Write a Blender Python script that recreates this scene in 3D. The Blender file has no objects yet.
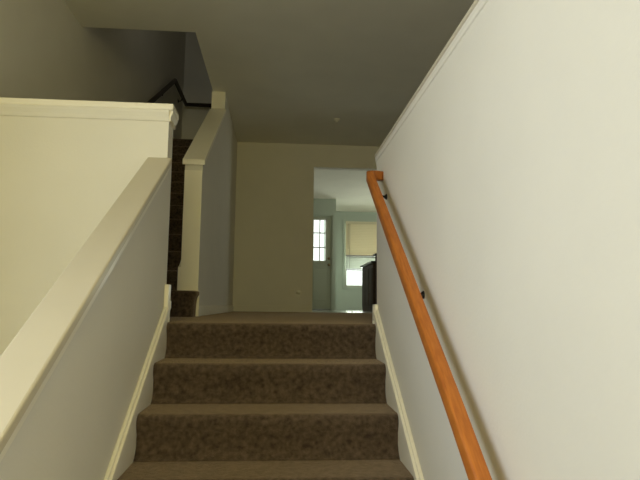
import bpy, bmesh, math, random
from mathutils import Vector, Matrix
random.seed(4)
scene = bpy.context.scene
C = scene.collection

# ------------------------------------------------------------ camera
F_PX, PITCH, YAW, ROLL = 552.4, 0.1180, 0.0750, 0.0112
CAM = Vector((0.0227, -2.9823, 0.0963))
fw = Vector((math.sin(YAW)*math.cos(PITCH), math.cos(YAW)*math.cos(PITCH), math.sin(PITCH)))
rt = Vector((math.cos(YAW), -math.sin(YAW), 0))
up = rt.cross(fw)
rt2 = rt*math.cos(ROLL) + up*math.sin(ROLL)
up2 = -rt*math.sin(ROLL) + up*math.cos(ROLL)
cd = bpy.data.cameras.new('camera'); cam = bpy.data.objects.new('camera', cd); C.objects.link(cam)
m = Matrix((rt2, up2, -fw)).transposed().to_4x4(); m.translation = CAM
cam.matrix_world = m
cd.sensor_width = 36; cd.lens = 36*F_PX/640; cd.clip_start = .02; cd.clip_end = 200
scene.camera = cam

# ------------------------------------------------------------ light
w = bpy.data.worlds.new('sky'); scene.world = w; w.use_nodes = True
wn = w.node_tree.nodes; bg = wn['Background']
bg.inputs[0].default_value = (.92, .95, .93, 1); bg.inputs[1].default_value = 1.8

def area(name, loc, target, sx, sy, power, col, spread=180):
    d = bpy.data.lights.new(name, 'AREA'); d.shape = 'RECTANGLE'; d.size = sx; d.size_y = sy
    d.energy = power; d.color = col; d.spread = math.radians(spread)
    o = bpy.data.objects.new(name, d); C.objects.link(o); o.location = loc
    o.rotation_euler = (Vector(target)-Vector(loc)).to_track_quat('-Z', 'Y').to_euler()
    return o
# daylight through the front-door window, the tall stair window and the far room's windows
area('daylight_front', (-.05, -5.2, 1.0), (-.75, 0, 1.15), 1.1, 1.3, 60, (1, .80, .24))
area('daylight_side', (-1.9, -2.7, .6), (.565, -2.4, .6), 1.8, 1.6, 41, (.74, .78, 1))
area('daylight_far', (2.2, 10.95, .75), (2.1, 8.8, 2.3), 1.0, 1.2, 120, (.93, .97, .86))
area('daylight_kitchen', (4.25, 8.0, 1.4), (0, 8, 1.2), 1.8, 1.3, 24, (1, .96, .80))
area('fill_upstairs', (-1.2, 1.75, 4.3), (-1.2, 6, 3.9), .8, .8, 1.9, (1, 1, .88), 120)  # unseen fill lamp added inside the closed shaft, no window behind it
area('fill_hall', (3.9, 1.5, 1.3), (0, 1.8, 1.6), 1.5, 1.2, 2, (1, .92, .74))  # weak added fill for the landing, set against a wall without an opening

vs = scene.view_settings
vs.view_transform = 'Standard'; vs.look = 'None'; vs.exposure = .12; vs.gamma = 1; vs.use_curve_mapping = False

# ------------------------------------------------------------ materials
def mat(name, col, rough=.6, noise=0, scale=20, col2=None, bump=0, bscale=None, metal=0, stretch=None, spec=.5):
    m_ = bpy.data.materials.new(name); m_.use_nodes = True
    nt = m_.node_tree; b = nt.nodes['Principled BSDF']
    b.inputs['Base Color'].default_value = (*col, 1); b.inputs['Roughness'].default_value = rough
    b.inputs['Metallic'].default_value = metal; b.inputs['Specular IOR Level'].default_value = spec
    tc = nt.nodes.new('ShaderNodeTexCoord'); mp = nt.nodes.new('ShaderNodeMapping')
    nt.links.new(tc.outputs['Object'], mp.inputs[0])
    if stretch: mp.inputs['Scale'].default_value = stretch
    if noise:
        n = nt.nodes.new('ShaderNodeTexNoise'); n.inputs['Scale'].default_value = scale; n.inputs['Detail'].default_value = 5
        nt.links.new(mp.outputs[0], n.inputs['Vector'])
        r = nt.nodes.new('ShaderNodeValToRGB')
        c2 = col2 or tuple(c*(1-noise) for c in col)
        r.color_ramp.elements[0].position = .3; r.color_ramp.elements[1].position = .7
        r.color_ramp.elements[0].color = (*c2, 1); r.color_ramp.elements[1].color = (*col, 1)
        nt.links.new(n.outputs['Fac'], r.inputs[0]); nt.links.new(r.outputs[0], b.inputs['Base Color'])
    if bump:
        n2 = nt.nodes.new('ShaderNodeTexNoise'); n2.inputs['Scale'].default_value = bscale or 200
        nt.links.new(mp.outputs[0], n2.inputs['Vector'])
        bp = nt.nodes.new('ShaderNodeBump'); bp.inputs['Strength'].default_value = bump; bp.inputs['Distance'].default_value = .004
        nt.links.new(n2.outputs['Fac'], bp.inputs['Height']); nt.links.new(bp.outputs[0], b.inputs['Normal'])
    return m_
PAINT = mat('wall_paint', (.77, .735, .64), .75, .04, 3, bump=.12, bscale=90)
GPAINT = mat('far_room_paint', (.47, .53, .46), .75, .04, 3, bump=.1)
CEIL = mat('ceiling_paint', (.86, .83, .72), .85, .05, 3, bump=.25, bscale=70)
TRIM = mat('trim_paint', (.90, .85, .71), .38, .03, 5)
CARPET = mat('brown_carpet', (.130, .092, .066), 1, 1, 45, (.044, .030, .022), bump=1, bscale=260, spec=.1)
for _m in (CARPET,):
    _b = _m.node_tree.nodes['Principled BSDF']; _b.inputs['Sheen Weight'].default_value = .85; _b.inputs['Sheen Roughness'].default_value = .45; _b.inputs['Sheen Tint'].default_value = (.55, .42, .30, 1)
CAPM = mat('cap_paint', (.60, .54, .41), .4, .03, 5)
OAK = mat('orange_oak', (.50, .162, .020), .55, 1, 22, (.35, .098, .010), stretch=(6, .35, 1))
IRON = mat('dark_iron', (.03, .028, .025), .4, metal=.8)
DARKRAIL = mat('dark_rail_wood', (.035, .022, .014), .45, .3, 30)
VINYL = mat('vinyl_floor', (.52, .50, .46), .14, .2, 6)
FOYER = mat('foyer_floor', (.70, .67, .58), .5, .1, 6)
ESPRESSO = mat('espresso_wood', (.070, .042, .032), .7, .3, 20)
COUNTER = mat('dark_countertop', (.030, .026, .024), .3, .4, 60)
DOORP = mat('door_paint', (.40, .44, .36), .5, .03, 8)
BLIND = mat('cream_blind', (.72, .66, .50), .6)
BRASS = mat('dull_brass', (.18, .14, .08), .4, metal=.8)
PLATE = mat('almond_plastic', (.74, .70, .60), .5)
WPLUG = mat('pale_plastic', (.80, .78, .68), .4)
SASH = mat('window_sash', (.50, .50, .44), .5)
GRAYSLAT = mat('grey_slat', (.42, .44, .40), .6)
def translucent(mm, f, col):
    nt = mm.node_tree; b = nt.nodes['Principled BSDF']; o = nt.nodes['Material Output']
    t = nt.nodes.new('ShaderNodeBsdfTranslucent'); t.inputs[0].default_value = (*col, 1)
    x = nt.nodes.new('ShaderNodeMixShader'); x.inputs[0].default_value = f
    nt.links.new(b.outputs[0], x.inputs[1]); nt.links.new(t.outputs[0], x.inputs[2]); nt.links.new(x.outputs[0], o.inputs[0])
translucent(BLIND, .16, (.72, .62, .42))
def glass():
    m_ = bpy.data.materials.new('window_glass'); m_.use_nodes = True; nt = m_.node_tree
    nt.nodes.remove(nt.nodes['Principled BSDF']); o = nt.nodes['Material Output']
    t = nt.nodes.new('ShaderNodeBsdfTransparent'); t.inputs[0].default_value = (.95, .98, .96, 1)
    g = nt.nodes.new('ShaderNodeBsdfGlossy'); g.inputs['Roughness'].default_value = .03
    x = nt.nodes.new('ShaderNodeMixShader'); x.inputs[0].default_value = .06
    nt.links.new(t.outputs[0], x.inputs[1]); nt.links.new(g.outputs[0], x.inputs[2]); nt.links.new(x.outputs[0], o.inputs[0])
    return m_
GLASS = glass()

# ------------------------------------------------------------ helpers
def box(bm, x0, x1, y0, y1, z0, z1):
    v = [bm.verts.new((x, y, z)) for x in (x0, x1) for y in (y0, y1) for z in (z0, z1)]
    for f in ((0,1,3,2), (4,6,7,5), (0,4,5,1), (2,3,7,6), (0,2,6,4), (1,5,7,3)): bm.faces.new([v[i] for i in f])
def prism(bm, pts, a0, a1, axis='x'):
    """pts: outline; extruded along axis. axis x: pts are (y,z); y: (x,z); z: (x,y)"""
    def P(p, a): return {'x': (a, p[0], p[1]), 'y': (p[0], a, p[1]), 'z': (p[0], p[1], a)}[axis]
    A = [bm.verts.new(P(p, a0)) for p in pts]; B = [bm.verts.new(P(p, a1)) for p in pts]
    n = len(pts)
    bm.faces.new(A); bm.faces.new(B[::-1])
    for i in range(n): bm.faces.new([A[i], B[i], B[(i+1) % n], A[(i+1) % n]])
def tube(bm, pts, r, seg=10, prof=None):
    """sweep a round (or given (u,v) profile) along a polyline"""
    rings = []; pts = [Vector(p) for p in pts]
    prof = prof or [(r*math.cos(2*math.pi*k/seg), r*math.sin(2*math.pi*k/seg)) for k in range(seg)]
    for i, p in enumerate(pts):
        d = ((pts[i]-pts[i-1]).normalized() if i else Vector()) + ((pts[i+1]-pts[i]).normalized() if i < len(pts)-1 else Vector())
        d.normalize()
        s = d.cross(Vector((0, 0, 1)))
        if s.length < .05: s = Vector((1, 0, 0))
        s.normalize(); u = s.cross(d)
        k = 1
        if 0 < i < len(pts)-1:
            k = 1/max(.5, d.dot((pts[i]-pts[i-1]).normalized()))
        rings.append([bm.verts.new(p + s*a*k + u*b) for a, b in prof])
    n = len(prof)
    for a, b in zip(rings, rings[1:]):
        for k in range(n): bm.faces.new([a[k], a[(k+1) % n], b[(k+1) % n], b[k]])
    bm.faces.new(rings[0][::-1]); bm.faces.new(rings[-1])
def lathe(bm, prof, c, axis, seg=24):
    """prof: (r, t) along axis from c"""
    a = Vector(axis).normalized(); s = a.orthogonal().normalized(); u = a.cross(s); c = Vector(c)
    R = [[bm.verts.new(c + a*t + (s*math.cos(2*math.pi*k/seg)+u*math.sin(2*math.pi*k/seg))*max(r, 1e-4)) for k in range(seg)] for r, t in prof]
    for A, B in zip(R, R[1:]):
        for k in range(seg): bm.faces.new([A[k], A[(k+1) % seg], B[(k+1) % seg], B[k]])
    bm.faces.new(R[0][::-1]); bm.faces.new(R[-1])
def obj(name, bm, material, parent=None, bevel=0, smooth=False):
    bmesh.ops.recalc_face_normals(bm, faces=bm.faces)
    me = bpy.data.meshes.new(name); bm.to_mesh(me); bm.free(); me.materials.append(material)
    if smooth:
        for p in me.polygons: p.use_smooth = True
    o = bpy.data.objects.new(name, me); C.objects.link(o)
    if parent: o.parent = parent; o.matrix_parent_inverse = Matrix.Translation(-parent.location)
    if bevel:
        b = o.modifiers.new('bevel', 'BEVEL'); b.width = bevel; b.segments = 2; b.limit_method = 'ANGLE'
    return o
def boxes(name, bl, material, parent=None, bevel=0):
    bm = bmesh.new()
    for b in bl: box(bm, *b)
    return obj(name, bm, material, parent, bevel)
def struct(o, label, cat):
    o['kind'] = 'structure'; o['label'] = label; o['category'] = cat; return o
def thing(name, label, cat, loc, group=None):
    o = bpy.data.objects.new(name, None); C.objects.link(o); o.location = loc; o.empty_display_size = .1
    o['label'] = label; o['category'] = cat
    if group: o['group'] = group
    return o

# ------------------------------------------------------------ dimensions
W2 = .552                  # half width of carpet between the skirt boards
T, R = .2764, .1826        # tread, riser
SL = R/T
XW = .565                  # stair wall faces
XL = -1.69                 # left outer wall face
ZF = -8*R                  # foyer floor
YB = 4.88                  # back wall face
CH = 2.44
UP = 4.95                  # top of the stair shaft
XR = 4.0                   # right outer wall face
YF = 10.6                  # far window wall
HX0, HX1 = -.745, -.605    # partition beside the second flight

# ------------------------------------------------------------ structure: floors
struct(boxes('floor', [(XL, XR, .10, YB, -.25, 0), (XW+.12, XR, -5, .10, -.25, 0)], CARPET),
       'brown carpeted floor of the upper landing at the top of the stairs', 'floor')
struct(boxes('floor_foyer', [(XL, XW, -5, -7*T+.01, ZF-.15, ZF), (XL, -.69, -7*T+.01, -.12, ZF-.15, ZF)], FOYER),
       'entry floor at the foot of the stairs', 'floor')
struct(boxes('floor_kitchen', [(-.6, XR, YB, YF, -.25, 0)], VINYL),
       'smooth grey floor of the far room, shining in front of the window', 'floor')
# ceilings
HOLE_Y, HOLE_X = 1.64, -.735
struct(boxes('ceiling', [(XL, XR, -5, HOLE_Y, CH, CH+.15), (HOLE_X, XR, HOLE_Y, YB+.12, CH, CH+.15)], CEIL),
       'shadowed ceiling over the landing, cut open above the second flight', 'ceiling')
struct(boxes('ceiling_kitchen', [(-.6, XR, YB+.12, YF, CH, CH+.15)], CEIL), 'pale greenish lit ceiling of the far room', 'ceiling')
struct(boxes('ceiling_stairwell', [(XL, HX1, HOLE_Y-.12, 6.45, UP, UP+.12)], CEIL), 'dark ceiling at the top of the second stairwell', 'ceiling')

# walls
struct(boxes('wall_left', [(XL-.12, XL, -5.12, -3.65, ZF-.15, UP+.12), (XL-.12, XL, -1.75, 6.57, ZF-.15, UP+.12),
        (XL-.12, XL, -3.65, -1.75, ZF-.15, -.2), (XL-.12, XL, -3.65, -1.75, 1.4, UP+.12)], PAINT),
       'tall beige outer wall on the left behind the half wall', 'wall')
struct(boxes('wall_front', [(XL, -.6, -5.12, -5, ZF-.15, CH), (.5, XR, -5.12, -5, ZF-.15, CH),
        (-.6, .5, -5.12, -5, ZF-.15, .3), (-.6, .5, -5.12, -5, 1.7, CH)], PAINT), 'entry wall behind the viewpoint', 'wall')
struct(boxes('wall_outer_right', [(XR, XR+.12, -5.12, 7.0, -.25, CH+.15), (XR, XR+.12, 9.0, YF+.12, -.25, CH+.15),
        (XR, XR+.12, 7, 9, -.25, .7), (XR, XR+.12, 7, 9, 2.1, CH+.15)], PAINT), 'outer wall on the far right', 'wall')

# right stair wall with ledge
wr = struct(boxes('wall_right', [(XW, XW+.12, -5, .03, ZF-.15, .885)], PAINT),
            'large pale wall on the right of the stairs with the orange handrail', 'wall')
boxes('ledge', [(XW-.010, XW+.130, -5, .042, .932, .952)], CAPM, wr, .006)
bm = bmesh.new()
prism(bm, [(XW, .905), (XW-.004, .908), (XW-.004, .920), (XW-.007, .932), (XW+.127, .932), (XW+.124, .920), (XW+.124, .908), (XW+.12, .905), (XW+.12, .885), (XW, .885)], -5, .045, 'y')
obj('moulding', bm, PAINT, wr)

# yellow cross half wall
wc = struct(boxes('wall_cross', [(XL, -XW, -.12, 0, ZF-.15, 1.075)], PAINT),
            'brightly lit cream half wall facing the viewer on the left', 'wall')
boxes('cap', [(XL, -XW+.025, -.147, .027, 1.103, 1.137)], TRIM, wc, .007)
bm = bmesh.new()
prof = [(.0, 1.045), (.009, 1.050), (.009, 1.068), (.018, 1.090), (.020, 1.103)]
prism(bm, [(-.12-a, z) for a, z in prof] + [(a, z) for a, z in prof[::-1]], XL, -XW+.001, 'x')
obj('moulding', bm, PAINT, wc)
bm = bmesh.new()
prism(bm, [(-XW+a, z) for a, z in prof] + [(-XW-.001, 1.103), (-XW-.001, 1.045)], -.125, .018, 'y')
obj('moulding', bm, TRIM, wc)

# left sloped stair wall
def sl(z0): return lambda y: z0 + SL*y
lw = lambda y: .885+.635*y
ws = struct((lambda bm: (prism(bm, [(-2.15, ZF-.15), (-.12, ZF-.15), (-.12, lw(-.12)), (-2.15, lw(-2.15))], -.64, -XW, 'x'), obj('wall_stair', bm, PAINT))[1])(bmesh.new()),
            'grey-looking half wall with sloped top on the left of the stairs', 'wall')
def slope_prism(name, z0, z1, x0, x1, y0, y1, m_, parent, bevel=0, s=SL):
    bm = bmesh.new(); prism(bm, [(y0, z0+s*y0), (y1, z0+s*y1), (y1, z1+s*y1), (y0, z1+s*y0)], x0, x1, 'x')
    return obj(name, bm, m_, parent, bevel)
slope_prism('cap', .893, .930, -.666, -.540, -2.18, -.12, CAPM, ws, .006, .635)
bm = bmesh.new()
for sx, x in ((1, -XW), (-1, -.64)):
    for a, za, zb in ((.005, .840, .862), (.013, .866, .886)):
        x0, x1 = sorted((x-sx*.002, x+sx*a)); y0, y1 = -2.16, -.12
        prism(bm, [(y0, za+.635*y0), (y1, za+.635*y1), (y1, zb+.635*y1), (y0, zb+.635*y0)], x0, x1, 'x')
obj('moulding', bm, TRIM, ws)

# partition beside second flight: sloped half wall that becomes full height
HY0, HY1 = 1.46, 2.99
hs = (2.26-1.285)/(HY1-HY0)
def hz(y, z0=1.225): return z0 + hs*(y-HY0)
bm = bmesh.new()
prism(bm, [(HY0, 0), (9.0, 0), (9.0, CH), (6.57, CH), (6.57, UP), (HY1, UP), (HY1, hz(HY1)), (HY0, hz(HY0))], HX0, HX1, 'x')
wp = struct(obj('wall_partition', bm, PAINT), 'shadowed partition wall rising beside the second flight, its post end lit', 'wall')
bm = bmesh.new(); prism(bm, [(HY0-.02, hz(HY0)-.012), (HY1, hz(HY1)), (HY1, hz(HY1)+.045), (HY0-.02, hz(HY0)+.033)], HX0-.02, HX1+.02, 'x')
obj('cap', bm, TRIM, wp, .005)
boxes('post_casing', [(HX0, HX1, HY0-.01, HY0, 0, 1.17)], TRIM, wp)
boxes('casing', [(HX0-.004, HX1+.004, HY1-.012, HY1, hz(HY1)+.045, CH-.001)], TRIM, wp)
# shaft above the ceiling opening
struct(boxes('wall_stairwell', [(XL, HX1, HOLE_Y-.12, HOLE_Y, CH+.15, UP), (HOLE_X, HX1, HOLE_Y, HY1, CH+.15, UP), (XL, HX0, 6.45, 6.57, 2.0, UP)], PAINT),
       'dark grey walls at the top of the second stairwell', 'wall')

# back wall with wide opening
JX0, JX1, JZ = .514, 2.4, 2.10
wb = struct(boxes('wall_back', [(HX1, JX0, YB, YB+.12, 0, CH), (JX1, XR, YB, YB+.12, 0, CH), (JX0, JX1, YB, YB+.12, JZ, CH)], PAINT),
            'dim brown wall facing the stairs across the landing, left of the opening', 'wall')
struct(boxes('baseboard_back', [(HX1, JX0, YB-.014, YB, 0, .085), (JX1, XR, YB-.014, YB, 0, .085)], PAINT, None, .004), 'thin pale baseboard along the foot of the dim back wall', 'baseboard')
struct(boxes('baseboard_partition', [(HX1, HX1+.014, HY0-.016, YB-.014, 0, .085), (HX0-.014, HX1+.014, HY0-.026, HY0-.0101, 0, .20)], TRIM, None, .004),
       'white baseboard around the foot of the partition behind the first carpeted step', 'baseboard')
# far room walls
DY = 9.0
door_x0, door_x1 = .33, 1.20
struct(boxes('wall_door', [(-.6, door_x0, DY, DY+.12, 0, CH), (door_x1, 1.27, DY, DY+.12, 0, CH), (door_x0, door_x1, DY, DY+.12, 2.08, CH),
        (1.15, 1.27, DY+.12, YF, 0, CH)], GPAINT), 'grey-green wall holding the glazed back door', 'wall')
WX0, WX1, WZ0, WZ1 = 1.68, 2.68, .56, 2.17
struct(boxes('wall_window', [(1.15, WX0, YF, YF+.12, 0, CH), (WX1, XR, YF, YF+.12, 0, CH), (WX0, WX1, YF, YF+.12, 0, WZ0), (WX0, WX1, YF, YF+.12, WZ1, CH)], GPAINT),
       'pale green far wall around the blind-covered window', 'wall')

# ------------------------------------------------------------ stairs
def smooth_steps(o):
    for p in o.data.polygons: p.use_smooth = abs(p.normal.x) < .9 and p.area < .2
    for e in o.data.edges: e.use_edge_sharp = False
    o.data.set_sharp_from_angle(angle=math.radians(50))
def step_profile(y0, z1, tr, z0, riser):
    """solid carpeted step: rounded nosing, riser, slight cove where the riser meets the tread below"""
    r = .034; p = [(y0+tr, z0), (y0+tr, z1)]
    cy, cz = y0-.014+r, z1-r
    for k in range(11):
        a = math.pi/2 + math.pi/2*k/10*1.15
        p.append((cy+r*math.cos(a), cz+r*math.sin(a)))
    p += [(y0-.006, z1-.062), (y0+.001, z1-.078), (y0+.003, z1-riser+.055), (y0-.001, z1-riser+.044), (y0-.010, z1-riser+.027),
          (y0-.022, z1-riser+.012), (y0-.036, z1-riser+.002)]
    if z0 < z1-riser-.01: p.append((y0+.006, z1-riser-.003))
    p.append((y0+.006, z0))
    return p
st = thing('staircase', 'flight of brown carpeted stairs rising straight to the landing', 'staircase', (0, -7*T, ZF))
for i in range(8):
    bm = bmesh.new(); tr = .10 if i == 0 else T
    prism(bm, step_profile(-i*T, -i*R, tr-(0 if i == 0 else -.006), ZF, R), -W2, W2, 'x')
    smooth_steps(obj('step', bm, CARPET, st))
# skirt boards
for s, name, z in ((-1, 'left', .105), (1, 'right', .085)):
    x0, x1 = sorted((s*W2, s*XW))
    bm = bmesh.new(); yt = .03
    yl = -7*T-.25
    prism(bm, [(yl, ZF), (-7*T, ZF), (yt, -R*1.0), (yt, z+SL*yt if s < 0 else z+.005), (-.02, z+SL*-.02), (yl, z+SL*yl)] , x0, x1, 'x')
    sk = obj('skirt_board', bm, TRIM, st)
    xa, xb = sorted((s*(W2-.012), s*XW))
    bm = bmesh.new(); ye = .025
    prism(bm, [(yl, z-.048+SL*yl), (ye, z-.048+SL*ye), (ye, z-.008+SL*ye), (yl, z-.008+SL*yl)], xa, xb, 'x')
    xa2, xb2 = sorted((s*(W2-.002), s*XW))
    prism(bm, [(yl, z-.008+SL*yl), (ye, z-.008+SL*ye), (ye, z+.006+SL*ye), (yl, z+.006+SL*yl)], xa2, xb2, 'x')
    obj('moulding', bm, TRIM, sk, .003)
boxes('plinth_block', [(-.64, -XW+.022, -.002, .016, 0, .197), (-XW, -XW+.022, -.045, -.002, .05, .197)], TRIM, st, .003)
boxes('end_block', [(XW-.022, XW+.12, .031, .045, 0, .105), (XW-.022, XW-.001, -.02, .031, .02, .105)], TRIM, st, .003)

# second flight
s2 = thing('staircase', 'second dark carpeted flight going up behind the half wall on the left', 'staircase', (-1.2, 1.27, 0))
Y2 = 1.27
for i in range(13):
    y0 = Y2+i*T; z1 = (i+1)*R + (.015 if i == 0 else 0)
    bm = bmesh.new()
    if i == 0:
        # starting step wraps in front of the partition with a rounded corner
        def outline(yf, xr, rr, yb):
            o_ = [(XL, yf)]
            for k in range(9):
                a = -math.pi/2 + math.pi/2*k/8
                o_.append((xr-rr+rr*math.cos(a), yf+rr+rr*math.sin(a)))
            o_ += [(xr, yb), (XL, yb)]
            return o_
        lv = [(0, Y2+.006, -.615), (.10, Y2+.004, -.612), (z1-.055, Y2, -.606), (z1-.030, Y2-.016, -.592), (z1-.010, Y2-.016, -.590), (z1-.002, Y2-.008, -.596), (z1, Y2+.004, -.606)]
        rings = [[bm.verts.new((x, y, z)) for x, y in outline(yf, xr, .06, HY0-.027)] for z, yf, xr in lv]
        for A, B in zip(rings, rings[1:]):
            for k in range(len(A)): bm.faces.new([A[k], A[(k+1) % len(A)], B[(k+1) % len(A)], B[k]])
        bm.faces.new(rings[0][::-1]); bm.faces.new(rings[-1])
        box(bm, XL, HX0-.021, HY0-.03, y0+T+.006, 0, z1)
    else:
        tr = T if i < 12 else 2.19+T-.27
        if i == 12: tr = 6.45-y0
        prism(bm, step_profile(y0, z1, tr+(.006 if i < 12 else 0), max(0, z1-2*R), R), XL, HX0-.02, 'x')
    smooth_steps(obj('step', bm, CARPET, s2))
bm = bmesh.new()
yb0 = HY0-.022
prism(bm, [(yb0, R), (yb0, .385), (yb0+.05, .40), (4.6, .40+SL*(4.6-yb0-.05)), (4.6, R*12.5-.1), (HY0+.3, R+.1)], HX0-.02, HX0, 'x')
obj('skirt_board', bm, TRIM, s2)

# ------------------------------------------------------------ orange handrail
hr = thing('handrail', 'orange oak handrail mounted along the pale right-hand stair wall', 'handrail', (.50, -1.2, .05))
def rz(y): return .922 + .730*y
prof = []
for k in range(24):
    a = 2*math.pi*k/24; c, s_ = math.cos(a), math.sin(a)
    prof.append((math.copysign(abs(c)**.32, c)*.0205, math.copysign(abs(s_)**.32, s_)*.0245))
bm = bmesh.new()
ytop = -.19
tube(bm, [(.50, -2.45, rz(-2.45)), (.50, -1.5, rz(-1.5)), (.488, ytop-.02, rz(ytop-.02)-.012), (.494, ytop+.0, rz(ytop)-.010), (.530, ytop+.030, rz(ytop)-.004), (XW-.001, ytop+.045, rz(ytop)-.004)], .025, prof=prof)
obj('rail', bm, OAK, hr, smooth=True)
for y in (-.26, -.955, -1.95):
    b = .085; bm = bmesh.new(); zc = rz(y)-b
    lathe(bm, [(.015, -.001), (.015, -.004), (.011, -.009), (.006, -.014)], (XW, y, zc), (1, 0, 0), 20)
    o = obj('bracket', bm, IRON, hr, smooth=False)
    bm = bmesh.new(); tube(bm, [(XW-.008, y, zc), (.525, y, zc+.006), (.505, y, zc+.025), (.50, y, rz(y)-.026)], .006, 8)
    box(bm, .488, .512, y-.02, y+.02, rz(y)-.034, rz(y)-.022)
    obj('arm', bm, IRON, o)

# dark handrail on the upper stairwell wall
h2 = thing('handrail', 'dark handrail bending round the corner of the unlit upper stairwell', 'handrail', (-1.62, 5.3, 3.5))
bm = bmesh.new()
pr = [(.028*math.cos(2*math.pi*k/12), .034*math.sin(2*math.pi*k/12)) for k in range(12)]
tube(bm, [(-1.62, 2.3, 2.59-.625*1.53), (-1.62, 3.83, 2.59), (-1.62, 5.33, 3.515), (-1.62, 6.36, 3.515), (-.76, 6.36, 3.515)], .03, prof=pr)
obj('rail', bm, DARKRAIL, h2, smooth=True)
for p in ((-1.62, 3.0, 2.07), (-1.62, 4.6, 3.065), (-1.62, 6.0, 3.515)):
    bm = bmesh.new(); tube(bm, [(XL, p[1], p[2]-.08), (-1.64, p[1], p[2]-.075), (-1.62, p[1], p[2]-.02)], .008, 8)
    lathe(bm, [(.03, 0), (.03, .005), (.012, .012)], (XL, p[1], p[2]-.08), (1, 0, 0), 16)
    obj('bracket', bm, IRON, h2)
bm = bmesh.new(); tube(bm, [(-1.2, 6.45, 3.435), (-1.2, 6.38, 3.44), (-1.2, 6.36, 3.49)], .008, 8)
obj('bracket', bm, IRON, h2)

# ------------------------------------------------------------ back wall fittings, detector
def fitting(x, z, label, round_):
    t = thing('wall_outlet', label, 'outlet', (x, YB, z))
    bm = bmesh.new(); box(bm, x-.036, x+.036, YB-.006, YB, z-.058, z+.058)
    obj('cover_plate', bm, PLATE, t, .004)
    if round_:
        bm = bmesh.new(); lathe(bm, [(.030, .005), (.030, .022), (.024, .032), (.010, .036)], (x, YB, z+.012), (0, -1, 0), 24)
        p = obj('plug', bm, WPLUG, t); p['label'] = 'pale round plug'
        bm = bmesh.new(); box(bm, x-.022, x+.022, YB-.012, YB-.005, z-.05, z-.028); obj('socket', bm, WPLUG, t, .003)
    else:
        for dz in (-.02, .02):
            bm = bmesh.new(); lathe(bm, [(.016, .005), (.016, .009), (.014, .010)], (x, YB, z+dz), (0, -1, 0), 20); obj('socket', bm, PLATE, t)
fitting(.222, .262, 'faint wall outlet plate low on the dim back wall, left of the pair', False)
fitting(.312, .268, 'wall outlet with a pale round plug on the dim back wall, right of the pair', True)
t = thing('smoke_detector', 'small pale round detector on the shadowed ceiling', 'detector', (.726, 3.74, CH))
bm = bmesh.new(); lathe(bm, [(.040, 0), (.040, .012), (.026, .024)], (.726, 3.74, CH), (0, 0, -1), 28); obj('base', bm, CEIL, t)
bm = bmesh.new(); lathe(bm, [(.020, .023), (.018, .036), (.010, .044)], (.726, 3.74, CH), (0, 0, -1), 24); obj('sensor', bm, WPLUG, t)

# ------------------------------------------------------------ far room: door
def leaf_door():
    LX0, LX1, LZ0, LZ1 = .485, 1.07, 1.04, 2.0
    g = .005
    d = struct(boxes('door_1', [(door_x0+.03, LX0, DY+.02, DY+.065, .012, 2.05), (LX1, door_x1-.03, DY+.02, DY+.065, .012, 2.05),
               (LX0, LX1, DY+.02, DY+.065, .012, LZ0), (LX0, LX1, DY+.02, DY+.065, LZ1, 2.05)], DOORP),
               'grey-green back door with a nine-pane window in its upper half', 'door')
    boxes('door_frame', [(door_x0, door_x0+.027, DY+.0, DY+.12, 0, 2.08), (door_x1-.027, door_x1, DY, DY+.12, 0, 2.08), (door_x0+.027, door_x1-.027, DY, DY+.12, 2.052, 2.08),
          (door_x0-.06, door_x0, DY-.015, DY, 0, 2.14), (door_x1, door_x1+.06, DY-.015, DY, 0, 2.14), (door_x0, door_x1, DY-.015, DY, 2.08, 2.14)], GPAINT, d)
    boxes('glazing_bars', [(LX0, LX0+.02, DY+.01, DY+.07, LZ0, LZ1), (LX1-.02, LX1, DY+.01, DY+.07, LZ0, LZ1), (LX0, LX1, DY+.01, DY+.07, LZ0, LZ0+.03), (LX0, LX1, DY+.01, DY+.07, LZ1-.03, LZ1)]
          + [(x-.010, x+.010, DY+.02, DY+.065, LZ0, LZ1) for x in (.63, .775, .92)] + [(LX0, LX1, DY+.02, DY+.065, z-.010, z+.010) for z in (1.36, 1.68)], SASH, d)
    boxes('pane', [(LX0, LX1, DY+.040, DY+.045, LZ0, LZ1)], GLASS, d)
    boxes('panel', [(door_x0+.13, .73, DY+.012, DY+.021, .2, .88), (.80, door_x1-.13, DY+.012, DY+.021, .2, .88)], DOORP, d, .004)
    bm = bmesh.new(); lathe(bm, [(.032, .0), (.032, .006), (.010, .012), (.010, .035), (.026, .045), (.028, .060), (.016, .070)], (1.125, DY+.02, .98), (0, -1, 0), 24)
    h = obj('door_knob', bm, BRASS, d)
    bm = bmesh.new(); lathe(bm, [(.030, .0), (.028, .010), (.012, .022)], (1.125, DY+.02, 1.12), (0, -1, 0), 24); obj('deadbolt', bm, BRASS, d)
    boxes('threshold', [(door_x0+.027, door_x1-.027, DY-.03, DY+.12, .0, .011)], IRON, d)
leaf_door()

# window with blind
wd = struct(boxes('window_1', [(WX0, WX0+.035, YF+.02, YF+.09, WZ0, WZ1), (WX1-.035, WX1, YF+.02, YF+.09, WZ0, WZ1), (WX0, WX1, YF+.02, YF+.09, WZ0, WZ0+.04),
        (WX0, WX1, YF+.02, YF+.09, WZ1-.04, WZ1), (WX0, WX1, YF+.02, YF+.09, 1.36, 1.40)], SASH), 'bright far window, its lower sash uncovered below the blind', 'window')
boxes('pane', [(WX0+.035, WX1-.035, YF+.05, YF+.055, WZ0+.04, WZ1-.04)], GLASS, wd)
boxes('window_frame', [(WX0-.06, WX0, YF-.015, YF, WZ0-.05, WZ1+.07), (WX1, WX1+.06, YF-.015, YF, WZ0-.05, WZ1+.07), (WX0, WX1, YF-.015, YF, WZ1, WZ1+.07), (WX0-.03, WX1+.03, YF-.03, YF, WZ0-.05, WZ0)], GPAINT, wd)
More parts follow.
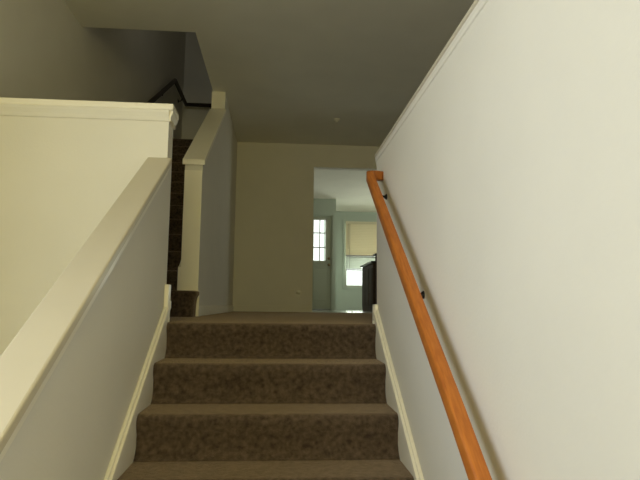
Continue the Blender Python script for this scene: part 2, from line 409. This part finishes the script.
bl = thing('window_blind', 'cream slatted blind lowered over the upper half of the far window', 'blind', (2.18, YF-.02, 2.16))
BX0, BX1 = WX0+.0, WX1-.0
boxes('headrail', [(BX0, BX1, YF-.055, YF-.017, 2.13, 2.19)], BLIND, bl, .004)
def slats(z0, z1, step, tilt, wd_):
    bm = bmesh.new(); z = z1
    while z > z0:
        a = math.radians(tilt); dy, dz = wd_/2*math.cos(a), wd_/2*math.sin(a); yc = YF-.036
        prism(bm, [(yc-dy, z-dz), (yc+dy, z+dz), (yc+dy-.001, z+dz+.003), (yc-dy-.001, z-dz+.003)], BX0+.005, BX1-.005, 'x')
        z -= step
    return bm
obj('slats', slats(1.325, 2.12, .040, 68, .046), BLIND, bl)
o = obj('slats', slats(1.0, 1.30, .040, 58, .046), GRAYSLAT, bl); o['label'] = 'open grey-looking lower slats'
boxes('bottom_rail', [(BX0+.005, BX1-.005, YF-.052, YF-.020, .965, .990)], ESPRESSO, bl, .003)
boxes('middle_slat', [(BX0+.005, BX1-.005, YF-.052, YF-.020, 1.325, 1.343)], ESPRESSO, bl)
for x, za in ((WX0+.06, 1.50), (WX0+.10, 1.0), (WX1-.10, 1.0)): boxes('cord', [(x-.003, x+.003, YF-.064, YF-.058, za, 2.13)], ESPRESSO, bl)

# kitchen peninsula
kp = thing('kitchen_peninsula', 'dark brown kitchen peninsula with a raised bar, seen past the wall end', 'counter', (2.3, 7.6, 0))
boxes('base', [(1.76, 3.0, 7.05, 8.35, .0, .88)], ESPRESSO, kp, .005)
boxes('side_panel', [(1.748, 1.76, 7.12+k*.41, 7.12+k*.41+.36, .10, .80) for k in range(3)], ESPRESSO, kp, .004)
boxes('worktop', [(1.72, 3.0, 7.01, 8.39, .88, .92)], COUNTER, kp, .006)
boxes('bar_wall', [(1.80, 3.0, 6.93, 7.05, 0, 1.0)], ESPRESSO, kp)
boxes('bar_top', [(1.755, 3.0, 6.80, 7.09, 1.0, 1.04)], COUNTER, kp, .008)

# hidden windows behind the viewpoint and in the kitchen's right wall
def plainwindow(name, label, bl_, pane, parent=None):
    o = struct(boxes(name, bl_, SASH), label, 'window'); boxes('pane', [pane], GLASS, o)
plainwindow('window_2', 'window of the entry wall behind the viewpoint', [(-.6, -.56, -5.1, -5.03, .3, 1.7), (.46, .5, -5.1, -5.03, .3, 1.7), (-.56, .46, -5.1, -5.03, .3, .34), (-.56, .46, -5.1, -5.03, 1.66, 1.7)],
            (-.56, .46, -5.065, -5.06, .34, 1.66))
plainwindow('window_3', 'side window of the entry behind the viewpoint', [(XL-.1, XL-.03, -3.65, -3.61, -.2, 1.4), (XL-.1, XL-.03, -1.79, -1.75, -.2, 1.4), (XL-.1, XL-.03, -3.61, -1.79, -.2, -.16), (XL-.1, XL-.03, -3.61, -1.79, 1.36, 1.4)],
            (XL-.065, XL-.06, -3.61, -1.79, -.16, 1.36))
plainwindow('window_4', 'kitchen window in the right outer wall', [(XR+.03, XR+.1, 7, 7.04, .7, 2.1), (XR+.03, XR+.1, 8.96, 9, .7, 2.1), (XR+.03, XR+.1, 7.04, 8.96, .7, .74), (XR+.03, XR+.1, 7.04, 8.96, 2.06, 2.1)],
            (XR+.06, XR+.065, 7.04, 8.96, .74, 2.06))
